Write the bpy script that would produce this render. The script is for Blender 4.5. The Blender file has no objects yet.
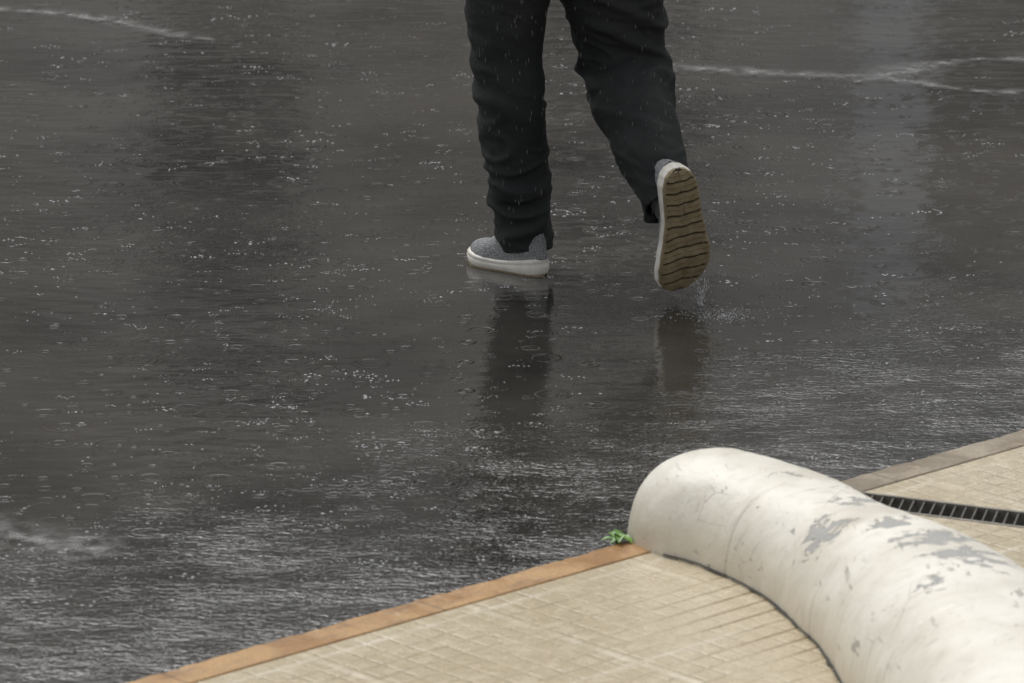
import bpy, bmesh, math, random
from mathutils import Vector, Matrix, noise
random.seed(7)
sc=bpy.context.scene
COL=sc.collection

# ---------------------------------------------------------------- helpers
def link(o): COL.objects.link(o); return o
def obj_from(name,verts,faces,mat=None,smooth=True):
    me=bpy.data.meshes.new(name); me.from_pydata([tuple(v) for v in verts],[],faces); me.update()
    bm=bmesh.new(); bm.from_mesh(me); bmesh.ops.recalc_face_normals(bm,faces=bm.faces); bm.to_mesh(me); bm.free()
    if smooth:
        for p in me.polygons: p.use_smooth=True
    if mat: me.materials.append(mat)
    return link(bpy.data.objects.new(name,me))
def empty(name,loc=(0,0,0)):
    e=bpy.data.objects.new(name,None); e.location=loc; e.empty_display_size=.1; return link(e)
def tag(o,label,cat,**k):
    o["label"]=label; o["category"]=cat
    for a,b in k.items(): o[a]=b
def parent(c,p):
    c.parent=p
def baked(o):
    dg=bpy.context.evaluated_depsgraph_get()
    dg.update()
    me=bpy.data.meshes.new_from_object(o.evaluated_get(dg))
    o.modifiers.clear(); o.data=me
    return o
class N:
    def __init__(s,name):
        s.m=bpy.data.materials.new(name); s.m.use_nodes=True; s.t=s.m.node_tree; s.n=s.t.nodes
        s.b=s.n["Principled BSDF"]
    def new(s,ty,**k):
        x=s.n.new(ty)
        for a,b in k.items(): setattr(x,a,b)
        return x
    def put(s,sock,v):
        if v is None: return
        if hasattr(v,"links"): s.t.links.new(v,sock)
        else:
            sock.default_value=v
    def math(s,op,a,b=None,c=None,clamp=False):
        x=s.new("ShaderNodeMath",operation=op,use_clamp=clamp)
        s.put(x.inputs[0],a); s.put(x.inputs[1],b); s.put(x.inputs[2],c); return x.outputs[0]
    def vm(s,op,a,b=None):
        x=s.new("ShaderNodeVectorMath",operation=op); s.put(x.inputs[0],a); s.put(x.inputs[1],b)
        return x.outputs["Value"] if op in("DOT_PRODUCT","DISTANCE","LENGTH") else x.outputs[0]
    def coord(s,k="Object"):
        return s.new("ShaderNodeTexCoord").outputs[k]
    def pos(s): return s.new("ShaderNodeNewGeometry").outputs["Position"]
    def noise(s,vec,scale,detail=4,rough=.55,dim='3D',dist=0):
        x=s.new("ShaderNodeTexNoise",noise_dimensions=dim); s.put(x.inputs["Vector"],vec)
        x.inputs["Scale"].default_value=scale; x.inputs["Detail"].default_value=detail
        x.inputs["Roughness"].default_value=rough; x.inputs["Distortion"].default_value=dist
        return x.outputs[0]
    def ramp(s,f,lo,hi,a=0.,b=1.):
        x=s.new("ShaderNodeMapRange",interpolation_type='SMOOTHSTEP'); s.put(x.inputs[0],f)
        s.put(x.inputs[1],lo);s.put(x.inputs[2],hi);s.put(x.inputs[3],a);s.put(x.inputs[4],b); return x.outputs[0]
    def mix(s,f,a,b):
        x=s.new("ShaderNodeMix",data_type='RGBA'); s.put(x.inputs[0],f)
        s.put(x.inputs[6],a if hasattr(a,"links") else (*a,1)[:4]); s.put(x.inputs[7],b if hasattr(b,"links") else (*b,1)[:4]); return x.outputs[2]
    def mapv(s,vec,scale=(1,1,1),rot=(0,0,0),loc=(0,0,0)):
        x=s.new("ShaderNodeMapping"); s.put(x.inputs[0],vec); x.inputs[1].default_value=loc
        x.inputs[2].default_value=rot; x.inputs[3].default_value=scale; return x.outputs[0]
    def bump(s,h,strength=1,dist=1,nrm=None):
        x=s.new("ShaderNodeBump"); x.inputs["Strength"].default_value=strength; x.inputs["Distance"].default_value=dist
        s.put(x.inputs["Height"],h); s.put(x.inputs["Normal"],nrm); return x.outputs[0]
    def set(s,**k):
        for a,b in k.items():
            a={"color":"Base Color","rough":"Roughness","normal":"Normal","metal":"Metallic","ior":"IOR","alpha":"Alpha",
               "trans":"Transmission Weight","coat":"Coat Weight","coatr":"Coat Roughness","sheen":"Sheen Weight"}[a]
            if a=="Base Color" and not hasattr(b,"links"): b=(*b,1)[:4]
            s.put(s.b.inputs[a],b)
        return s.m

def simple(name,c1,c2,scale=20,rough=.6,bscale=60,bamt=.001,coat=0):
    n=N(name); p=n.coord(); f=n.noise(p,scale,5)
    f=n.ramp(f,.3,.7)
    h=n.math('MULTIPLY',n.noise(p,bscale,4),bamt)
    return n.set(color=n.mix(f,c1,c2),rough=rough,normal=n.bump(h),coat=coat)

KX,KY=.234,9.55
KA=math.radians(43)
nin=Vector((math.sin(KA),-math.cos(KA),0))

# ---------------------------------------------------------------- materials
def mat_road():
    n=N("wet_asphalt"); p=n.pos()
    big=n.noise(p,.9,3,.6); fine=n.noise(p,260,1,.7); med=n.noise(p,5,4,.6)
    c=n.mix(n.ramp(big,.38,.62),(.018,.0172,.0155),(.045,.042,.037))
    c=n.mix(n.math('MULTIPLY',n.ramp(fine,.55,.75),.3),c,(.11,.107,.10))
    c=n.mix(n.math('MULTIPLY',n.ramp(med,.45,.7),.35),c,(.066,.061,.053))
    rel=n.vm('SUBTRACT',p,(KX,KY,0))
    dk=n.vm('DOT_PRODUCT',rel,(-nin.x,-nin.y,0))
    wn=n.noise(p,1.6,2)
    wob=n.math('MULTIPLY_ADD',wn,1.3,-.65)
    near=n.ramp(n.math('ADD',dk,wob),1.3,-.1)
    patch=n.ramp(n.noise(n.mapv(p,scale=(1,1.8,1)),4.5,2),.36,.66,.40,1.)
    near=n.math('MULTIPLY',near,patch)
    mid=n.ramp(n.noise(p,1.1,2),.45,.62,.03,.09)
    hs=[]
    def ring(scale,off,rmax,w,amp,gate):
        v=n.vm('ADD',p,off)
        vo=n.new("ShaderNodeTexVoronoi",voronoi_dimensions='2D',feature='F1'); n.put(vo.inputs["Vector"],v)
        vo.inputs["Scale"].default_value=scale
        sp=n.new("ShaderNodeSeparateColor"); n.put(sp.inputs[0],vo.outputs["Color"])
        a=n.math('DIVIDE',n.math('SUBTRACT',vo.outputs["Distance"],n.math('MULTIPLY',sp.outputs[0],rmax)),w)
        e=n.math('EXPONENT',n.math('MULTIPLY',n.math('MULTIPLY',a,a),-1))
        h=n.math('MULTIPLY',e,n.math('SINE',n.math('MULTIPLY',a,3.2)))
        g=n.math('GREATER_THAN',sp.outputs[1],gate)
        fade=n.math('MULTIPLY_ADD',sp.outputs[0],-.85,1.)
        h=n.math('MULTIPLY',n.math('MULTIPLY',h,g),fade)
        hs.append(n.math('MULTIPLY',h,amp))
    ring(7.5,(0,0,0),.42,.075,.0008,.5)
    ring(13,(3.3,1.7,0),.38,.08,.0005,.45)
    h=n.math('ADD',hs[0],hs[1])
    pm=n.mapv(p,scale=(1,1.9,1),rot=(0,0,.12))
    w1=n.math('MULTIPLY',n.noise(pm,36,2,.6,dist=.6),.0070)
    w2=n.math('MULTIPLY',n.noise(pm,90,1,.5),.0024)
    chop=n.math('MULTIPLY',n.math('ADD',w1,w2),n.math('MAXIMUM',near,mid))
    h=n.math('ADD',h,chop)
    h=n.math('ADD',h,n.math('MULTIPLY',n.noise(n.mapv(p,scale=(1.0,1.7,1)),8,1),.0024))
    r=n.ramp(wn,.35,.7,.05,.10)
    return n.set(color=c,rough=r,ior=1.72,normal=n.bump(h))
def mat_tiles():
    n=N("wet_paving"); p=n.coord()
    def grid(sx,sy,w,off=(0,0,0)):
        s=n.new("ShaderNodeSeparateXYZ"); n.put(s.inputs[0],p)
        out=[]
        for k,sz in ((0,sx),(1,sy)):
            fr=n.math('FRACT',n.math('DIVIDE',n.math('ADD',s.outputs[k],50+off[k]),sz))
            d=n.math('MULTIPLY',n.math('ABSOLUTE',n.math('SUBTRACT',fr,.5)),sz)
            out.append(n.ramp(d,sz/2-w,sz/2-w*.35))
        return out
    gx,gy=grid(.052,.052,.0060)
    bx,by=grid(.416,.416,.012,(.02,.05,0)); b=n.math('MAXIMUM',bx,by)
    st=n.noise(p,1.6,4,.5); fi=n.noise(p,170,2,.7); me=n.noise(p,14,5,.65); pt=n.noise(p,5,3)
    c=n.mix(n.ramp(st,.3,.7),(.50,.425,.29),(.60,.525,.385))
    c=n.mix(n.math('MULTIPLY',n.ramp(me,.35,.8),.28),c,(.42,.335,.205))
    c=n.mix(n.math('MULTIPLY',n.ramp(fi,.40,.72),.55),c,(.34,.28,.19))
    groove_shade=n.ramp(n.vm('DISTANCE',n.pos(),(.60,9.1,.04)),.42,.18,.0,1.)  # shade in the grooves near the barrier, painted into the paving colour
    brk=n.math('MULTIPLY',n.ramp(me,.35,.6,1.,.4),n.ramp(pt,.38,.60,.35,1.))
    gm=n.math('MULTIPLY',n.math('MULTIPLY_ADD',groove_shade,.65,.28),n.math('MULTIPLY',gy,n.math('MAXIMUM',brk,n.math('MULTIPLY',groove_shade,.9))))
    gm=n.math('MAXIMUM',gm,n.math('MULTIPLY',n.math('MULTIPLY',gx,brk),.22))
    c=n.mix(gm,c,(.19,.125,.055))
    c=n.mix(n.math('MULTIPLY',n.math('MULTIPLY',b,brk),.7),c,(.76,.70,.57))
    h=n.math('MULTIPLY',n.math('MULTIPLY',n.math('MAXIMUM',gx,gy),brk),-.0015)
    h=n.math('ADD',h,n.math('MULTIPLY',fi,.0012)); h=n.math('ADD',h,n.math('MULTIPLY',me,.0018))
    r=n.ramp(n.noise(p,24,3),.38,.68,.09,.38)
    return n.set(color=c,rough=r,normal=n.bump(h))
def mat_kerb():
    n=N("kerb_stone"); p=n.coord(); s=n.new("ShaderNodeSeparateXYZ"); n.put(s.inputs[0],p)
    no=n.noise(p,9,5)
    f=n.ramp(n.math('ADD',s.outputs[0],n.math('MULTIPLY',no,.2)),.05,.5)
    a=n.mix(n.ramp(no,.35,.65),(.36,.185,.065),(.47,.28,.115))
    b=n.mix(n.ramp(no,.35,.65),(.24,.20,.145),(.36,.31,.235))
    c=n.mix(f,a,b); fi=n.noise(p,180,3,.7); st=n.noise(n.mapv(p,scale=(3,18,1)),2.5,4,.6)
    c=n.mix(n.math('MULTIPLY',n.ramp(fi,.42,.72),.6),c,(.14,.09,.05))
    c=n.mix(n.math('MULTIPLY',n.ramp(st,.5,.7),.5),c,(.20,.13,.07))
    wt=n.ramp(n.noise(p,16,4,.65),.62,.7)
    c=n.mix(n.math('MULTIPLY',wt,.35),c,(.62,.5,.34))
    fr=n.math('FRACT',n.math('DIVIDE',n.math('ADD',s.outputs[0],50.17),.62))
    j=n.math('LESS_THAN',fr,.008)
    c=n.mix(n.math('MULTIPLY',j,.6),c,(.05,.04,.03))
    h=n.math('ADD',n.math('MULTIPLY',no,.004),n.math('MULTIPLY',fi,.0014))
    return n.set(color=c,rough=n.ramp(no,.4,.6,.3,.55),normal=n.bump(h))
def mat_barrier():
    n=N("peeling_cream_paint"); p=n.pos()
    no=n.noise(p,5,5); fi=n.noise(p,90,4,.65); pa=n.noise(p,24,6,.66,dist=.6)
    c=n.mix(n.ramp(no,.3,.7),(.68,.64,.545),(.78,.75,.67))
    s=n.new("ShaderNodeSeparateXYZ"); n.put(s.inputs[0],p)
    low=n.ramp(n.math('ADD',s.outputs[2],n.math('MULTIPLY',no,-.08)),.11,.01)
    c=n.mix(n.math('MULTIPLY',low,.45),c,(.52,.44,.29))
    acc=None
    for (x,y,z,r) in ((.575,9.10,.2,.07),(.655,9.24,.215,.055),(.76,8.90,.24,.085),(.83,8.76,.24,.09),(.70,9.03,.25,.05),(.62,8.98,.16,.04),(.75,8.6,.22,.06),(.53,9.42,.205,.03)):
        d=n.math('DIVIDE',n.vm('DISTANCE',p,(x,y,z)),r)
        e=n.math('EXPONENT',n.math('MULTIPLY',n.math('MULTIPLY',d,d),-1))
        acc=e if acc is None else n.math('MAXIMUM',acc,e)
    v=n.math('ADD',n.math('MULTIPLY',acc,.25),pa)
    m=n.ramp(v,.68,.70)
    m=n.math('MULTIPLY',m,n.ramp(s.outputs[2],.10,.15))
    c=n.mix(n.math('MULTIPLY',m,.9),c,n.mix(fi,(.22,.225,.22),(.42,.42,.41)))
    edge=n.math('MULTIPLY',n.ramp(v,.62,.68),n.math('SUBTRACT',1,m))
    c=n.mix(n.math('MULTIPLY',edge,.25),c,(.38,.36,.31))
    sc1=n.noise(n.mapv(p,scale=(60,9,40),rot=(0,0,.5)),1.0,4,.6)
    sm=n.math('MULTIPLY',n.ramp(sc1,.61,.65),n.ramp(n.noise(p,6,2),.48,.60))
    c=n.mix(n.math('MULTIPLY',sm,.6),c,(.17,.16,.14))
    # hairline cracks
    cr=n.new("ShaderNodeTexVoronoi",feature='DISTANCE_TO_EDGE'); n.put(cr.inputs["Vector"],n.vm('ADD',p,n.vm('SCALE',p,None))) if False else n.put(cr.inputs["Vector"],p)
    cr.inputs["Scale"].default_value=11
    ck=n.math('MULTIPLY',n.ramp(cr.outputs["Distance"],.014,.004),n.ramp(n.noise(p,4,3),.50,.60))
    c=n.mix(n.math('MULTIPLY',ck,.5),c,(.16,.14,.11))
    sp=n.ramp(n.noise(p,120,2,.5),.68,.75)
    c=n.mix(n.math('MULTIPLY',sp,.5),c,(.26,.22,.16))
    drt=n.ramp(n.noise(n.mapv(p,scale=(1,1,.25)),26,5,.65),.48,.8)
    c=n.mix(n.math('MULTIPLY',drt,.38),c,(.42,.38,.30))
    h=n.math('ADD',n.math('MULTIPLY',m,-.0018),n.math('MULTIPLY',fi,.0009))
    h=n.math('ADD',h,n.math('MULTIPLY',n.noise(p,14,2),.0015))
    r=n.ramp(no,.35,.65,.32,.5)
    return n.set(color=c,rough=n.math('ADD',r,n.math('MULTIPLY',m,.2)),normal=n.bump(h))
def mat_cloth(name,c1,c2,bs=900):
    n=N(name); p=n.coord()
    f=n.noise(p,6,4); w=n.noise(n.mapv(p,scale=(1,1,.35)),bs,2)
    c=n.mix(n.ramp(f,.35,.65),c1,c2)
    h=n.math('ADD',n.math('MULTIPLY',w,.0004),n.math('MULTIPLY',n.noise(p,40,3),.003))
    return n.set(color=c,rough=.8,normal=n.bump(h),ior=1.3)
def mat_knit():
    n=N("grey_knit"); p=n.coord(); w=n.noise(n.mapv(p,scale=(1,2.2,1)),330,2,.6)
    c=n.mix(n.ramp(w,.38,.62),(.12,.125,.13),(.36,.365,.37))
    return n.set(color=c,rough=.85,normal=n.bump(n.math('MULTIPLY',w,.003)))
def mat_water(name,c,a=1.):
    n=N(name)
    return n.set(color=c,rough=.15,ior=1.33,alpha=a)
M_road=mat_road(); M_tile=mat_tiles(); M_kerb=mat_kerb(); M_bar=mat_barrier(); M_water=mat_water("splashing_water",(.38,.38,.38)); M_rain=mat_water("rain_water",(.26,.26,.26))
M_spl=mat_water("white_water",(.55,.55,.55))
M_trous=mat_cloth("charcoal_cloth",(.017,.0185,.0185),(.027,.029,.0285))
M_jack=mat_cloth("dark_jacket_cloth",(.008,.009,.011),(.013,.014,.016))
M_knit=mat_knit()
M_mid=simple("cream_rubber",(.66,.63,.56),(.80,.77,.70),30,.45,120,.0008)
M_out=simple("olive_tan_rubber",(.20,.155,.085),(.31,.245,.145),40,.4,200,.0015)
M_groove=simple("groove_shade_rubber",(.05,.04,.023),(.075,.058,.035),22,.6,200,.0008)  # darker copy of the outsole rubber, groove shade painted into its colour
M_lace=simple("grey_lace",(.3,.3,.3),(.4,.4,.4),80,.8)
M_sock=simple("grey_sock",(.10,.10,.10),(.16,.16,.16),80,.85,500,.001)
M_skin=simple("skin",(.42,.25,.17),(.50,.31,.22),14,.5,200,.0005)
M_hair=simple("dark_hair",(.01,.008,.006),(.03,.02,.015),60,.5,300,.003)
M_iron=simple("wet_cast_iron",(.045,.043,.038),(.10,.095,.08),40,.4,200,.001)
M_frame=simple("worn_iron_frame",(.13,.12,.10),(.24,.22,.19),40,.4,200,.001)
M_dark=simple("drain_channel",(.008,.008,.008),(.015,.014,.012),20,.5)
M_leaf=simple("fresh_leaf",(.08,.21,.02),(.17,.34,.045),60,.35,120,.001)

# ---------------------------------------------------------------- ground
def sheet(name,x0,x1,y0,y1,z,mat):
    o=obj_from(name,[(x0,y0,z),(x1,y0,z),(x1,y1,z),(x0,y1,z)],[(0,1,2,3)],mat,False); return o
road=sheet("road",-300,300,-300,300,0,M_road); road["kind"]="structure"
tag(road,"dark wet asphalt road covered in rain ripples","road")

PH=.04
def prism(name,x0,x1,y0,y1,z0,z1,mat,bev=0):
    v=[(x,y,z) for z in(z0,z1) for x,y in((x0,y0),(x1,y0),(x1,y1),(x0,y1))]
    f=[(3,2,1,0),(4,5,6,7),(0,1,5,4),(1,2,6,5),(2,3,7,6),(3,0,4,7)]
    o=obj_from(name,v,f,mat,False)
    if bev:
        m=o.modifiers.new("b",'BEVEL'); m.width=bev; m.segments=3
    return o
pav=prism("pavement",-14,14,-14,-.0845,-.05,PH,M_tile)
pav.location=(KX,KY,0); pav.rotation_euler[2]=KA; pav["kind"]="structure"
tag(pav,"yellowish small-grid paving slabs wet with rain","pavement")
V=[];F=[]
prof=[(-.082,-.05),(-.082,PH),(-.080,PH+.002),(-.006,PH+.002),(-.002,PH),(0,PH-.006),(.001,-.05)]
xs=[-14+i*.5 for i in range(22)]+[-3+i*.012 for i in range(501)]+[3.05+i*.5 for i in range(22)]
for x in xs:
    for k,(y,z) in enumerate(prof):
        w=0
        if k in(3,4,5): w=.006*noise.noise(Vector((x*9,k*.3,0)))+.004*noise.noise(Vector((x*40,k*.5,2)))
        V.append((x,y+w,z+w*.3))
m_=len(prof)
for i in range(len(xs)-1):
    for k in range(m_-1): F.append((i*m_+k,i*m_+k+1,(i+1)*m_+k+1,(i+1)*m_+k))
kerb=obj_from("kerb",V,F,M_kerb,False)
kerb.location=(KX,KY,0); kerb.rotation_euler[2]=KA; kerb["kind"]="structure"
tag(kerb,"narrow ochre kerb strip between paving and wet road","kerb")

# drain slot cut through the paving
GA=math.atan2(-.139,.313); GL=1.6; GW=.108
g0=Vector((.665,9.898,0))
cut=prism("cutter",0,GL,-GW,0,.003,.2,None)
cut.location=g0; cut.rotation_euler[2]=GA
bpy.context.view_layer.update()
m=pav.modifiers.new("c",'BOOLEAN'); m.object=cut; m.operation='DIFFERENCE'; m.solver='EXACT'
baked(pav); bpy.data.objects.remove(cut)
ch=prism("drain_channel",.001,GL-.001,-GW+.001,-.001,.004,.008,M_dark); ch.location=g0; ch.rotation_euler[2]=GA  # near-black floor paints the shade of a deeper channel
ch["kind"]="structure"; tag(ch,"drain channel below an iron grate, deep shade painted into its floor","drain")
gr=empty("drain_grate",g0+Vector((0,0,.03))); gr.rotation_euler[2]=GA
tag(gr,"black slotted iron drain grate set in wet paving","drain grate")
def boxes(name,bl,mat,bev=0):
    V=[];F=[]
    for pts in bl:
        o=len(V); V+=pts; F+=[tuple(o+i for i in q) for q in((3,2,1,0),(4,5,6,7),(0,1,5,4),(1,2,6,5),(2,3,7,6),(3,0,4,7))]
    ob=obj_from(name,V,F,mat,False)
    if bev: m=ob.modifiers.new("b",'BEVEL'); m.width=bev; m.segments=2
    return ob
def bx(x0,x1,y0,y1,z0,z1,sk=0):
    return [(x0,y0,z0),(x1,y0,z0),(x1+sk,y1,z0),(x0+sk,y1,z0),(x0,y0,z1),(x1,y0,z1),(x1+sk,y1,z1),(x0+sk,y1,z1)]
fr=boxes("frame",[bx(.002,GL-.002,-GW+.002,-GW+.012,-.02,.011),bx(.002,GL-.002,-.010,-.002,-.02,.011)],M_frame,.001); parent(fr,gr)
bars=boxes("grate_bars",[bx(.02+i*.022,.0245+i*.022,-GW+.011,-.009,.002,.0085,-.018) for i in range(1,int(GL/.022)-2)],M_iron,.0008); parent(bars,gr)

# ---------------------------------------------------------------- worn pale lines and a painted bright ripple on the road
def mat_trace():
    n=N("pale_wet_seam"); p=n.pos()
    a=n.ramp(n.noise(p,20,5,.65),.32,.72)
    u=n.new("ShaderNodeAttribute"); u.attribute_name="edge"
    a=n.math('MULTIPLY',a,u.outputs["Fac"])
    return n.set(color=(.36,.36,.355),rough=.35,alpha=n.math('MULTIPLY',a,.62),normal=n.bump(n.math('MULTIPLY',n.noise(p,70,3),.006)))
M_line=mat_trace()
def cat(P,sub):
    out=[]
    n=len(P)
    for i in range(n-1):
        p0=P[max(i-1,0)];p1=P[i];p2=P[i+1];p3=P[min(i+2,n-1)]
        for k in range(sub):
            t=k/sub
            out.append([.5*((2*b)+(-a+c)*t+(2*a-5*b+4*c-d)*t*t+(-a+3*b-3*c+d)*t**3) for a,b,c,d in zip(p0,p1,p2,p3)])
    out.append(list(P[-1])); return out
def ribbon(name,pts,w,label,z=.004):
    P=cat(pts,14); V=[];F=[];E=[]
    for i,(x,y) in enumerate(P):
        a=P[max(i-1,0)];b=P[min(i+1,len(P)-1)]
        t=Vector((b[0]-a[0],b[1]-a[1],0)).normalized(); nn=Vector((-t.y,t.x,0))
        tt=i/(len(P)-1); ww=w*(.6+.8*noise.noise(Vector((x*5,y*5,3)))+.3)*min(1,tt*6+.1,(1-tt)*6+.1)
        c=Vector((x,y,z))+nn*.01*noise.noise(Vector((x*9,y*9,0)))
        for k in(-1,-.5,0,.5,1): V.append(c+nn*ww*k); E.append((1-abs(k))**1.5)
    for i in range(len(P)-1):
        for k in range(4):
            F.append((i*5+k,i*5+k+1,i*5+k+6,i*5+k+5))
    o=obj_from(name,V,F,M_line); at=o.data.attributes.new("edge",'FLOAT','POINT')
    for i,e in enumerate(E): at.data[i].value=e
    o["kind"]="structure"; tag(o,label,"road seam"); return o
ribbon("road_seam",[(.35,14.25),(.42,14.19),(.81,14.08),(1.06,14.02),(1.27,13.87),(1.5,13.83),(1.9,13.9)],.07,"thin pale seam across wet asphalt road")
ribbon("road_seam",[(.95,13.98),(1.1,14.12),(1.27,14.27),(1.46,14.30),(1.9,14.2)],.11,"thin pale seam across wet asphalt road")
ribbon("road_seam",[(-1.7,15.05),(-1.436,14.99),(-1.218,14.87),(-1.03,14.69),(-.86,14.56)],.08,"thin pale seam across wet asphalt road")
ribbon("painted_ripple",[(-1.3,9.9),(-1.017,9.727),(-.89,9.646),(-.76,9.568)],.12,"pale strip painting a bright ripple line on wet asphalt")  # bright ripple line on the water, painted as a pale strip

# ---------------------------------------------------------------- rounded concrete barrier
def barrier():
    ctrl=[(.405,9.575,.175,.210),(.503,9.475,.172,.213),(.625,9.245,.163,.215),(.728,8.985,.186,.238),(.80,8.736,.215,.258),(.86,8.45,.225,.265),(.905,8.1,.225,.265),(.93,7.7,.225,.265)]
    P=cat(ctrl,60)
    rings=[]; s=0; prev=None
    L=[]
    for i,(x,y,w,h) in enumerate(P):
        if prev: s+=math.hypot(x-prev[0],y-prev[1])
        prev=(x,y); L.append(s)
    def tan(i):
        a=P[max(i-1,0)];b=P[min(i+1,len(P)-1)]
        return Vector((b[0]-a[0],b[1]-a[1],0)).normalized()
    t0=tan(0); x,y,w,h=P[0]
    for k in range(26):
        a=(k+.4)/26*math.pi/2
        off=-w*math.cos(a); sc_=math.sin(a)**.85
        rings.append((Vector((x,y,0))+t0*off,t0,w*sc_,h*sc_**.62,-1))
    for i,(x,y,w,h) in enumerate(P): rings.append((Vector((x,y,0)),tan(i),w,h,L[i]))
    V=[];F=[];K=56; foot=[]
    for c,t,w,h,s in rings:
        nn=Vector((t.y,-t.x,0))
        g=0
        for gs in (.235,.66,1.2):
            d=abs(s-gs)
            if d<.004: g=max(g,.003*(1-d/.004))
        fl=.80-.14*min(1,max(0,(s-.35)/.5))
        for k in range(K+1):
            a=math.pi*k/K
            cx=math.cos(a); sz=max(math.sin(a),0)
            cc=math.copysign(abs(cx)**.86,cx); ss=sz**fl
            p=c+nn*(-(w-g)*cc); p.z=(h-g)*ss
            p+=Vector((nn.x*-cc,nn.y*-cc,ss))*(.007*noise.noise(p*4.5)+.002*noise.noise(p*14)+.0012*noise.noise(p*40))
            if k in(0,K): p.z=-.02
            V.append(p)
        ln=V[-(K+1):]
        foot.append((c,nn,max(-(v-c).dot(nn) for v in ln),max((v-c).dot(nn) for v in ln)))
    for i in range(len(rings)-1):
        for k in range(K):
            F.append((i*(K+1)+k,i*(K+1)+k+1,(i+1)*(K+1)+k+1,(i+1)*(K+1)+k))
    F.append(tuple(range(K+1))); F.append(tuple(reversed(range((len(rings)-1)*(K+1),len(rings)*(K+1)))))
    o=obj_from("concrete_barrier",V,F,M_bar)
    tag(o,"low rounded cream concrete barrier with peeling grey paint patches","concrete barrier")
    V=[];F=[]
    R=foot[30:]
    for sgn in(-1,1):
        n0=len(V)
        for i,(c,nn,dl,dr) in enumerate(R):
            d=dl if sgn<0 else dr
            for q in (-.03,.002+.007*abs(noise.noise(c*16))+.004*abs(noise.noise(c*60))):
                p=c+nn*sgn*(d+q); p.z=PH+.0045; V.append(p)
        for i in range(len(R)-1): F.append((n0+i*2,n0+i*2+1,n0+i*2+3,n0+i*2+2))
    j=obj_from("base_strip",V,F,M_dark); parent(j,o); j["label"]="dark strip along the foot of the barrier"  # dark strip following both sides of the barrier's foot
    return o
barrier()

# ---------------------------------------------------------------- weed
def weed():
    V=[];F=[]
    for i in range(10):
        a=i*.63+random.uniform(-.3,.3); l=random.uniform(.022,.040); w=l*.25; el=random.uniform(.1,.6)
        base=Vector((random.uniform(-.014,.010),random.uniform(-.006,.006),random.uniform(0,.014)))
        d=Vector((math.cos(a)*math.cos(el),math.sin(a)*math.cos(el),math.sin(el))); sd=Vector((-math.sin(a),math.cos(a),0))
        o=len(V)
        for k in range(6):
            t=k/5; ww=w*math.sin(math.pi*min(t*.9+.08,1))
            c=base+d*l*t-Vector((0,0,l*.45*t*t)); 
            V+= [c+sd*ww+Vector((0,0,ww*.35)),c,c-sd*ww+Vector((0,0,ww*.35))]
        for k in range(5):
            for q in(0,1):
                F.append((o+k*3+q,o+k*3+q+1,o+k*3+q+4,o+k*3+q+3))
        o=len(V)
        r=.0012
        for z0 in (Vector((base.x*.3,base.y*.3,-.03)),base):
            V+=[z0+Vector((r,0,0)),z0+Vector((-r*.5,r,0)),z0+Vector((-r*.5,-r,0))]
        for k in range(3): F.append((o+k,o+(k+1)%3,o+3+(k+1)%3,o+3+k))
    o=obj_from("weed",V,F,M_leaf); o.location=(.212,9.535,.045)
    tag(o,"small green weed growing at the kerb beside the barrier","weed")
weed()

# ---------------------------------------------------------------- person
def tube_into(V,F,pts,ref,sub=6,K=28,hem=False,cap0=True):
    P=cat(pts,sub); rings=[]
    for i,p in enumerate(P):
        a=P[max(i-1,0)];b=P[min(i+1,len(P)-1)]
        t=(Vector(b[:3])-Vector(a[:3])).normalized()
        u=(ref-t*ref.dot(t)).normalized(); w=t.cross(u)
        rings.append((Vector(p[:3]),u,w,p[3],p[4],t))
    if hem:
        c,u,w,ra,rb,t=rings[-1]
        rings.append((c,u,w,ra-.010,rb-.010,t)); rings.append((c-t*.05,u,w,ra-.014,rb-.014,t))
    o=len(V)
    for c,u,w,ra,rb,t in rings:
        for k in range(K):
            a=2*math.pi*k/K; V.append(c+u*ra*math.cos(a)+w*rb*math.sin(a))
    for i in range(len(rings)-1):
        for k in range(K):
            F.append((o+i*K+k,o+i*K+(k+1)%K,o+(i+1)*K+(k+1)%K,o+(i+1)*K+k))
    F.append(tuple(o+k for k in reversed(range(K)))); e=o+(len(rings)-1)*K; F.append(tuple(e+k for k in range(K)))
def remeshed(name,V,F,mat,vox,folds):
    o=obj_from(name,V,F,mat)
    m=o.modifiers.new("r",'REMESH'); m.mode='VOXEL'; m.voxel_size=vox; m.use_smooth_shade=True
    m=o.modifiers.new("s",'SMOOTH'); m.factor=.5; m.iterations=4
    baked(o)
    me=o.data
    nr=[v.normal.copy() for v in me.vertices]
    for v,nn in zip(me.vertices,nr): v.co+=nn*folds(v.co)
    for p in me.polygons: p.use_smooth=True
    if not me.materials: me.materials.append(mat)
    me.update()
    return o
RT=Vector((.94,.35,0)); FW=Vector((-.35,.94,0))
LL=[(.015,11.89,.90,.09,.10),(.0,11.89,.80,.105,.11),(-.008,11.90,.653,.100,.105),(-.010,11.905,.509,.086,.092),(.000,11.885,.364,.078,.084),(.018,11.865,.218,.069,.074),(.029,11.860,.13,.061,.068),(.037,11.860,.052,.055,.060)]
RL=[(.185,11.92,.90,.10,.11),(.205,11.93,.80,.118,.12),(.236,11.95,.655,.123,.115),(.258,11.968,.53,.109,.10),(.273,11.950,.455,.103,.098),(.292,11.83,.395,.091,.090),(.318,11.71,.335,.079,.078),(.343,11.62,.280,.067,.068),(.360,11.562,.222,.055,.064)]
KN=Vector((.27,11.93,.47))
def ridge(v,sharp): 
    x=max(0,1-abs(noise.noise(v))*sharp); return x*x*(3-2*x)
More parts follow.
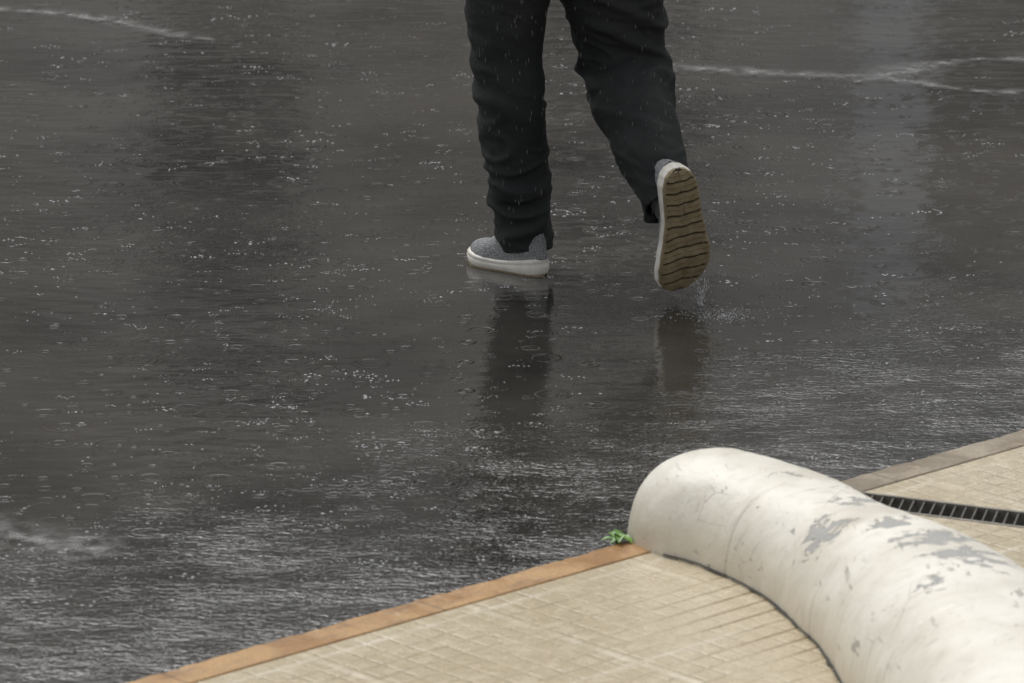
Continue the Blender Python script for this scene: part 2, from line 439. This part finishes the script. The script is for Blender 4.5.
def folds_tr(p):
    z=p.z
    amp=.0065+.007*max(0,1-abs(z-.12)/.10)
    if p.x>.14: amp=.0075+.009*max(0,1-(p-KN).length/.16)+.002*max(0,1-(p-Vector((.34,11.62,.29))).length/.1)
    wob=noise.noise(p*5)
    a=ridge(Vector((p.x*3.5+p.z*3.5,p.y*3,p.z*6+wob)),2.8)
    b=ridge(Vector((p.x*6-p.z*12,p.y*5,p.z*15+5+wob*1.5)),3.0)
    c=ridge(Vector((p.x*12+p.z*13,p.y*9,p.z*22+2)),2.8)
    g=max(0,noise.noise(Vector((p.x*3,p.y*3,p.z*5+9)))+.3)*1.6
    return amp*(1.3*a+1.0*b*g+.35*c)-.006
V=[];F=[]
tube_into(V,F,LL,Vector((1,0,0)),hem=True)
tube_into(V,F,RL,Vector((1,0,0)),hem=True)
tube_into(V,F,[(.10,11.905,.80,.13,.09),(.10,11.90,.86,.175,.125),(.10,11.905,.95,.17,.12),(.10,11.915,1.04,.15,.105)],RT)
trousers=remeshed("trousers",V,F,M_trous,.0045,folds_tr)

def skin_body():
    pts=[];edges=[];rad=[]
    def add(p,r,par=None):
        pts.append(Vector(p)); rad.append(r if isinstance(r,tuple) else (r,r)); i=len(pts)-1
        if par is not None: edges.append((par,i))
        return i
    pel=add((.10,11.905,.93),(.13,.10))
    sp=add((.095,11.93,1.10),(.12,.09),pel); chs=add((.085,11.965,1.28),(.14,.10),sp)
    nb=add((.075,11.99,1.44),(.07,.06),chs); nk=add((.068,12.005,1.51),.052,nb)
    jaw=add((.058,12.03,1.575),(.062,.066),nk); hd=add((.055,12.035,1.65),(.076,.086),jaw); tp=add((.058,12.03,1.72),(.060,.068),hd)
    add((.055-.35*.105,12.035+.94*.105,1.625),.012,hd)   # nose
    for s in(-1,1): add((.055+s*.94*.082,12.03+s*.35*.082,1.635),.012,hd)
    for s,hipx in((-1,(.02,11.88,.88)),(1,(.18,11.94,.88))):
        h=add(hipx,.085,pel)
        if s<0:
            k=add((-.004,11.905,.50),.055,h); a=add((.033,11.85,.09),.030,k); t=add((-.045,11.925,.036),.016,a)
        else:
            k=add((.268,11.95,.46),.055,h); a=add((.350,11.60,.275),.030,k); t=add((.378,11.585,.13),.016,a)
        sh=Vector((.08,11.975,1.39))+RT*s*.17
        shi=add(sh,.052,chs)
        el=sh+RT*s*.05+Vector((0,0,-.27))+FW*(.10 if s>0 else -.10)
        eli=add(el,.040,shi)
        wr=el+RT*s*(-.01)+Vector((0,0,-.16))+FW*(.17 if s>0 else .08)
        wri=add(wr,.026,eli)
        hd_dir=(wr-el).normalized(); pal=wr+hd_dir*.05; pi=add(pal,(.030,.018),wri)
        for j in range(4):
            off=FW*(.024-.016*j)
            l=(.040,.045,.042,.033)[j]
            b=add(pal+hd_dir*.030+off,.009,pi); c=add(pts[b]+(hd_dir-RT*s*.35).normalized()*l,.0085,b); add(pts[c]+(hd_dir-RT*s*1.1).normalized()*l*.75,.0075,c)
        b=add(pal+FW*.034-hd_dir*.01,.010,pi); c=add(pts[b]+(hd_dir+FW*.6).normalized()*.032,.009,b); add(pts[c]+hd_dir*.024,.008,c)
    me=bpy.data.meshes.new("person"); me.from_pydata(pts,edges,[]); o=link(bpy.data.objects.new("person",me))
    m=o.modifiers.new("k",'SKIN'); m.use_smooth_shade=True
    for i,r in enumerate(rad): me.skin_vertices[0].data[i].radius=r
    me.skin_vertices[0].data[0].use_root=True
    o.modifiers.new("s",'SUBSURF').levels=2
    baked(o); 
    if not o.data.materials: o.data.materials.append(M_skin)
    for p in o.data.polygons: p.use_smooth=True
    return o
person=skin_body()
tag(person,"person walking in dark trousers and grey sneakers on wet road","person")
parent(trousers,person)
V=[];F=[]
tube_into(V,F,[(.10,11.905,.90,.185,.135),(.10,11.91,1.0,.18,.13),(.095,11.93,1.12,.175,.125),(.085,11.965,1.28,.20,.135),(.08,11.98,1.40,.175,.11),(.073,11.995,1.47,.08,.075)],RT)
for s in(-1,1):
    sh=Vector((.08,11.975,1.38))+RT*s*.15; el=Vector((.08,11.975,1.39))+RT*s*.22+Vector((0,0,-.27))+FW*(.10 if s>0 else -.10)
    wr=el+RT*s*(-.01)+Vector((0,0,-.15))+FW*(.16 if s>0 else .075)
    tube_into(V,F,[(*sh,.075,.085),(*((sh+el)/2),.068,.07),(*el,.06,.06),(*((el+wr)/2),.052,.052),(*wr,.042,.042)],FW)
def folds_j(p): return .006*(1-abs(noise.noise(Vector((p.x*9,p.y*9,p.z*13))))*2.4)
jk=remeshed("jacket",V,F,M_jack,.009,folds_j); parent(jk,person); jk["label"]="dark rain jacket"
def hair():
    bm=bmesh.new(); bmesh.ops.create_icosphere(bm,subdivisions=4,radius=1)
    c=Vector((.058,12.022,1.672))
    for v in list(bm.verts):
        p=v.co; q=RT*p.x*.088+FW*p.y*.100+Vector((0,0,p.z*.095))
        q*=1+.05*noise.noise(p*6)
        v.co=c+q
    dele=[v for v in bm.verts if (v.co-c).dot(FW)>.035 and v.co.z<c.z+.03 or v.co.z<c.z-.06]
    bmesh.ops.delete(bm,geom=dele,context='VERTS')
    me=bpy.data.meshes.new("hair"); bm.to_mesh(me); bm.free(); me.materials.append(M_hair)
    for p in me.polygons: p.use_smooth=True
    o=link(bpy.data.objects.new("hair",me)); parent(o,person)
hair()
for pts in ([(.030,11.858,.20,.036,.040),(.034,11.855,.12,.036,.040),(.030,11.858,.055,.034,.038)],
            [(.330,11.66,.31,.040,.045),(.348,11.60,.275,.040,.044),(.358,11.585,.235,.038,.042),(.366,11.585,.20,.03,.035)]):
    V=[];F=[]; tube_into(V,F,pts,Vector((1,0,0)),K=20); parent(obj_from("sock",V,F,M_sock),person)

# shoes ----------------------------------------------------------
SS=[0,.02,.06,.14,.25,.40,.55,.68,.78,.87,.94,.98,1.0]
HW=[.004,.019,.030,.038,.040,.041,.048,.055,.057,.052,.040,.024,.004]
def interp(x,X,Y):
    for i in range(len(X)-1):
        if x<=X[i+1]:
            t=(x-X[i])/(X[i+1]-X[i]); t=t*t*(3-2*t)*.5+t*.5
            return Y[i]+(Y[i+1]-Y[i])*t
    return Y[-1]
def shoe(side,Mx,name="shoe",LEN=.285,W=1.,H=1.,SP=1.,MT=1.):
    def hw(s): return interp(s,SS,HW)*W
    def cy(s): return side*(.007*math.sin(math.pi*s*1.05)-.010*max(0,s-.7)/.3)
    def spring(s): return SP*(.020*max(0,(s-.72)/.28)**1.7+.005*max(0,(.12-s)/.12)**2)
    root=empty(name); 
    ns=60; sv=[.5-.5*math.cos(math.pi*i/ns) for i in range(ns+1)]
    loop=[(s,1) for s in sv]+[(s,-1) for s in reversed(sv[1:-1])]
    def topz(s): return (.042-.014*s+ .004*math.cos(s*7))*MT
    lev=[(0,.003),(.12,.001),(.35,-.001),(.6,-.001),(.72,.0015),(.8,-.0005),(1,.004)]
    V=[];F=[];n=len(loop)
    for lz,ins in lev:
        for s,sg in loop:
            h=max(hw(s)-ins,.001); z=.007+(topz(s)-.007)*lz+spring(s)
            x=s*LEN; 
            if s<.1: x+=ins*(1-s/.1)
            if s>.9: x-=ins*(s-.9)/.1
            V.append((x,cy(s)+sg*h,z))
    for l in range(len(lev)-1):
        for k in range(n): F.append((l*n+k,l*n+(k+1)%n,(l+1)*n+(k+1)%n,(l+1)*n+k))
    def capf(o):
        for i in range(ns):
            a=i; b=i+1
            a2=(n-i)%n; b2=(n-i-1)%n
            q=[]
            for z in(o+a,o+b,o+b2,o+a2):
                if z not in q: q.append(z)
            if len(q)>2: F.append(tuple(q))
    capf(0); capf((len(lev)-1)*n)
    mid=obj_from("midsole",V,F,M_mid); parent(mid,root)
    V=[];F=[];A=360;B=32; G=[]
    for i in range(A+1):
        s=.004+.992*i/A; x=s*LEN
        for j in range(B+1):
            t=-1+2*j/B; hh=hw(s)-.0012; y=cy(s)+t*hh
            wv=.0022*math.cos(t*2.6)*(1 if s>.5 else -1)+.0012*math.sin(t*7+s*9)
            q_=(x+wv)/.0285; fr=q_%1
            g=.0062 if fr<.15 else (.0042 if fr<.21 else (.0022 if .55<fr<.62 else 0))
            if abs(t-.12*math.sin(int(q_)*2.1))<.06 and fr>.2: g=max(g,.0022)
            if abs(t)>.93: g=0
            rim=.004*max(0,(abs(t)-.85)/.15)**2
            V.append((x,y,g+rim+spring(s))); G.append(g)
    for i in range(A):
        for j in range(B):
            o=i*(B+1)+j; F.append((o,o+1,o+B+2,o+B+1))
    ob=len(V); G+= [0]*(2*(A+1))
    for i in range(A+1):
        s=.004+.992*i/A
        for t in(-1,1): V.append((s*LEN,cy(s)+t*(hw(s)-.0012),.010+spring(s)))
    for i in range(A):
        F.append((i*(B+1),(i+1)*(B+1),ob+2*(i+1),ob+2*i)); F.append((i*(B+1)+B,(i+1)*(B+1)+B,ob+2*(i+1)+1,ob+2*i+1))
    out=obj_from("outsole",V,F,M_out,False); out.data.materials.append(M_groove)
    for p in out.data.polygons:
        if sum(G[v] for v in p.vertices)/len(p.vertices)>.0032: p.material_index=1
    parent(out,root); out["label"]="olive tan rubber outsole with broad grooves"
    HS=[0,.03,.10,.22,.32,.42,.53,.66,.80,.90,.97,1.0]
    HZ=[.060,.078,.086,.080,.084,.076,.060,.044,.034,.026,.015,.004]
    HZ=[q*H for q in HZ]
    V=[];F=[];A=60;B=24
    for i in range(A+1):
        s=.5-.5*math.cos(math.pi*i/A); h=interp(s,HS,HZ); w=max(hw(s)-.004,.001); x=.004+s*(LEN-.010)
        for j in range(B+1):
            a=math.pi*j/B; c=math.cos(a); sn=math.sin(a)
            yy=cy(s)+w*math.copysign(abs(c)**.8,c)*(1-.22*sn*(h/.07)); zz=topz(s)-.004+spring(s)+h*sn**.85
            p=Vector((x-(.006*(1-s/.1)*(1-sn) if s<.1 else 0)+(.010*(1-s/.1)*sn if s<.1 else 0),yy,zz))
            p+=Vector((0,c,sn))*.0015*noise.noise(p*60)
            V.append(p)
    for i in range(A):
        for j in range(B):
            o=i*(B+1)+j; F.append((o,o+1,o+B+2,o+B+1))
    F.append(tuple(range(B+1))); F.append(tuple(A*(B+1)+j for j in reversed(range(B+1))))
    up=obj_from("upper",V,F,M_knit); parent(up,root)
    V=[];F=[]
    for q in range(5):
        s=.44+.055*q; h=interp(s,HS,HZ)+.002; w=hw(s)*.5
        o=len(V); 
        for j in range(9):
            t=-1+2*j/8; xx=s*LEN+.006*t*(1 if q%2 else -1); zz=topz(s)-.004+h*(math.cos(t*.62))
            y=cy(s)+t*w
            V+=[(xx-.003,y,zz),(xx,y,zz+.002),(xx+.003,y,zz-.001)]
        for j in range(8):
            for r in(0,1): F.append((o+j*3+r,o+j*3+r+1,o+j*3+r+4,o+j*3+r+3))
    la=obj_from("lace",V,F,M_lace); parent(la,root)
    root.matrix_world=Mx
    return root
def frame(origin,x,z):
    x=Vector(x).normalized(); z=Vector(z); z=(z-x*z.dot(x)).normalized(); y=z.cross(x)
    return Matrix(((x.x,y.x,z.x,origin[0]),(x.y,y.y,z.y,origin[1]),(x.z,y.z,z.z,origin[2]),(0,0,0,1)))
s1=shoe(1,frame((.081,11.797,-.0065),(-.74,.67,0),(0,0,1)),LEN=.246,W=.84,H=1.0,SP=.45,MT=1.08)
s2=shoe(-1,frame((.384,11.497,.330),(.076,.205,-.974),(-.42,.93,.2)),LEN=.318,W=1.17)
for s in(s1,s2): s.parent=person
s1["label"]="grey knit sneaker planted flat on wet road"; s2["label"]="raised sneaker showing olive tan grooved sole"

# ---------------------------------------------------------------- splashes
def add_drop(V,F,c,r,rz=None):
    rz=rz or r; o=len(V)
    for d in((1,0,0),(0,1,0),(-1,0,0),(0,-1,0)): V.append(Vector(c)+Vector((d[0]*r*.8,d[1]*r*.8,-rz*.3)))
    for a in range(4): 
        an=a*math.pi/2+.785; V.append(Vector(c)+Vector((math.cos(an)*r*.8,math.sin(an)*r*.8,rz*.35)))
    V.append(Vector(c)+Vector((0,0,-rz))); V.append(Vector(c)+Vector((0,0,rz)))
    for a in range(4):
        b=(a+1)%4
        F.append((o+8,o+b,o+a)); F.append((o+a,o+b,o+4+a)); F.append((o+b,o+4+b,o+4+a)); F.append((o+9,o+4+a,o+4+b))
def add_rim(V,F,c,r,th,hh,arc=1.,a0=0,K=18):
    o=len(V); n=int(K*arc)+2
    for k in range(n):
        a=a0+2*math.pi*k/K
        e=Vector((math.cos(a),math.sin(a),0)); rr=r*(1+.10*random.uniform(-1,1)); tk=th*random.uniform(.2,1.3)*(0.3 if k in(0,n-1) else 1)
        V+= [Vector(c)+e*(rr-tk),Vector(c)+e*rr+Vector((0,0,hh*random.uniform(.3,1.2))),Vector(c)+e*(rr+tk)]
    for k in range(n-1):
        for q in(0,1): F.append((o+3*k+q,o+3*k+q+1,o+3*k+q+4,o+3*k+q+3))
def road_ok(x,y,m=.03): return (x-KX)*nin.x+(y-KY)*nin.y<-m
V=[];F=[]
cnt=0
while cnt<4200:
    y=8.6+random.random()**1.1*8.0; x=random.uniform(-.13,.13)*y*1.1
    if not road_ok(x,y): continue
    if noise.noise(Vector((x*1.3,y*1.3,5)))<random.uniform(-.7,.4): continue
    cnt+=1
    k=random.random(); c=(x,y,.0005); sz=min(random.lognormvariate(.12,.6),3.8)
    for _ in range(random.choice((1,2,3,5,7))):
        add_drop(V,F,(x+random.gauss(0,.0065*sz),y+random.gauss(0,.0035*sz),.0003),random.uniform(.0011,.0028)*sz**.8,.0007*sz)
    if k>.92: add_rim(V,F,c,random.uniform(.006,.012)*sz,.0009,.0006,random.uniform(.12,.3),random.uniform(0,6.28),16)
    for _ in range(random.choice((0,0,0,0,1,2,4))):
        add_drop(V,F,(x+random.gauss(0,.006),y+random.gauss(0,.006),abs(random.gauss(0,.010))+.001),random.uniform(.0005,.0011),random.uniform(.0008,.002))
sp=obj_from("rain_splashes",V,F,M_water); sp["kind"]="stuff"
tag(sp,"countless small raindrop splashes on wet asphalt","rain splashes")
V=[];F=[]
for i in range(150):
    t=random.random()**1.5; add_drop(V,F,(.438+random.gauss(0,.003+.007*t)+.008*t,11.52+random.gauss(0,.008),.001+.065*t),random.uniform(.0006,.0015),random.uniform(.0015,.005))
for i in range(40):
    add_drop(V,F,(.445+random.gauss(0,.02),11.50+random.gauss(0,.02),random.uniform(.002,.16)),random.uniform(.0004,.0010),random.uniform(.0006,.002))
for i in range(330):
    a=random.uniform(0,6.28); r=abs(random.gauss(0,.055)); add_drop(V,F,(.49+math.cos(a)*r*1.3,11.42+math.sin(a)*r,random.uniform(.0003,.004)),random.uniform(.0008,.0024),.0008)
sh=obj_from("water_splash",V,F,M_spl); tag(sh,"water splash kicked up by the lifted sneaker","water splash"); sh["kind"]="stuff"
V=[];F=[]
for i in range(12000):
    y=random.uniform(10,15.5); x=random.uniform(-.115,.115)*y; z=random.uniform(.02,1.5)
    add_drop(V,F,(x,y,z),random.uniform(.0002,.0005),random.uniform(.003,.008))
rd=obj_from("rain_drops",V,F,M_rain); rd["kind"]="stuff"; tag(rd,"falling raindrops above the wet road","rain")

# ---------------------------------------------------------------- unseen building added for the wet road to mirror
bld=empty("building",(0,42,0)); tag(bld,"unseen long grey brown stone building with pale strips, added for road reflections","building")
M_wall=simple("brown_stone_wall",(.42,.38,.32),(.78,.76,.73),.26,.8,6,.01)
M_strip=simple("pale_strip",(.86,.86,.86),(.9,.9,.9),1,.7,8,.01)
M_win=simple("dark_glass",(.15,.14,.13),(.19,.18,.17),1,.2)
def bbox(name,x0,x1,y0,y1,z0,z1,mat,bev=0,lab=None):
    o=boxes(name,[bx(x0,x1,y0,y1,z0,z1)],mat,bev); parent(o,bld)
    return o
bbox("wall",-45,45,0,8,0,15,M_wall); bbox("roof",-45.5,45.5,-.5,8.5,15.003,15.8,M_wall)
for x,w in((-31,.9),(-22,.9),(-9,.7),(3.15,.6),(4.7,.25),(11,.7),(20,.9),(31,.9)):  # pale strips added so the road reflects light vertical bands
    bbox("reflection_strip",x-w/2,x+w/2,-.4,-.003,0,14.9,M_strip,.03)
for fl in range(3):
    for x in(-35,-27,-18,-13,-6.6,-2.4,.9,7.2,15,25,35):
        bbox("window",x-.6,x+.6,-.06,-.003,1.5+fl*4,3.7+fl*4,M_win)
bbox("door",-.4+8.6,1.0+8.6,-.08,-.003,0,2.5,M_win)

# ---------------------------------------------------------------- light, world, camera
w=bpy.data.worlds.new("World"); sc.world=w; w.use_nodes=True; nt=w.node_tree
bg=nt.nodes["Background"]; sk=nt.nodes.new("ShaderNodeTexSky"); sk.sky_type='NISHITA'; sk.sun_disc=False
EL=math.radians(58); AZ=math.radians(-26)
sk.sun_elevation=EL; sk.sun_rotation=AZ; sk.dust_density=4; sk.air_density=1.2
hs=nt.nodes.new("ShaderNodeHueSaturation"); hs.inputs["Saturation"].default_value=.15
nt.links.new(sk.outputs[0],hs.inputs["Color"]); nt.links.new(hs.outputs[0],bg.inputs[0]); bg.inputs[1].default_value=.15
sun=bpy.data.lights.new("sun",'SUN'); sun.energy=1.2; sun.angle=math.radians(45); sun.color=(1,.98,.95)
so=link(bpy.data.objects.new("sun",sun))
d=Vector((math.sin(AZ)*math.cos(EL),math.cos(AZ)*math.cos(EL),math.sin(EL)))
so.rotation_euler=d.to_track_quat('Z','Y').to_euler(); so.location=(0,0,20)

cam=bpy.data.cameras.new("camera"); cam.lens=180; cam.sensor_width=36; cam.clip_end=1000; cam.clip_start=.1
co=link(bpy.data.objects.new("camera",cam)); co.location=(0,0,3); co.rotation_euler=(math.radians(75),0,0)
cam.dof.use_dof=True; cam.dof.focus_distance=12.0; cam.dof.aperture_fstop=8
sc.camera=co
sc.view_settings.view_transform='Standard'; sc.view_settings.look='None'; sc.view_settings.exposure=0
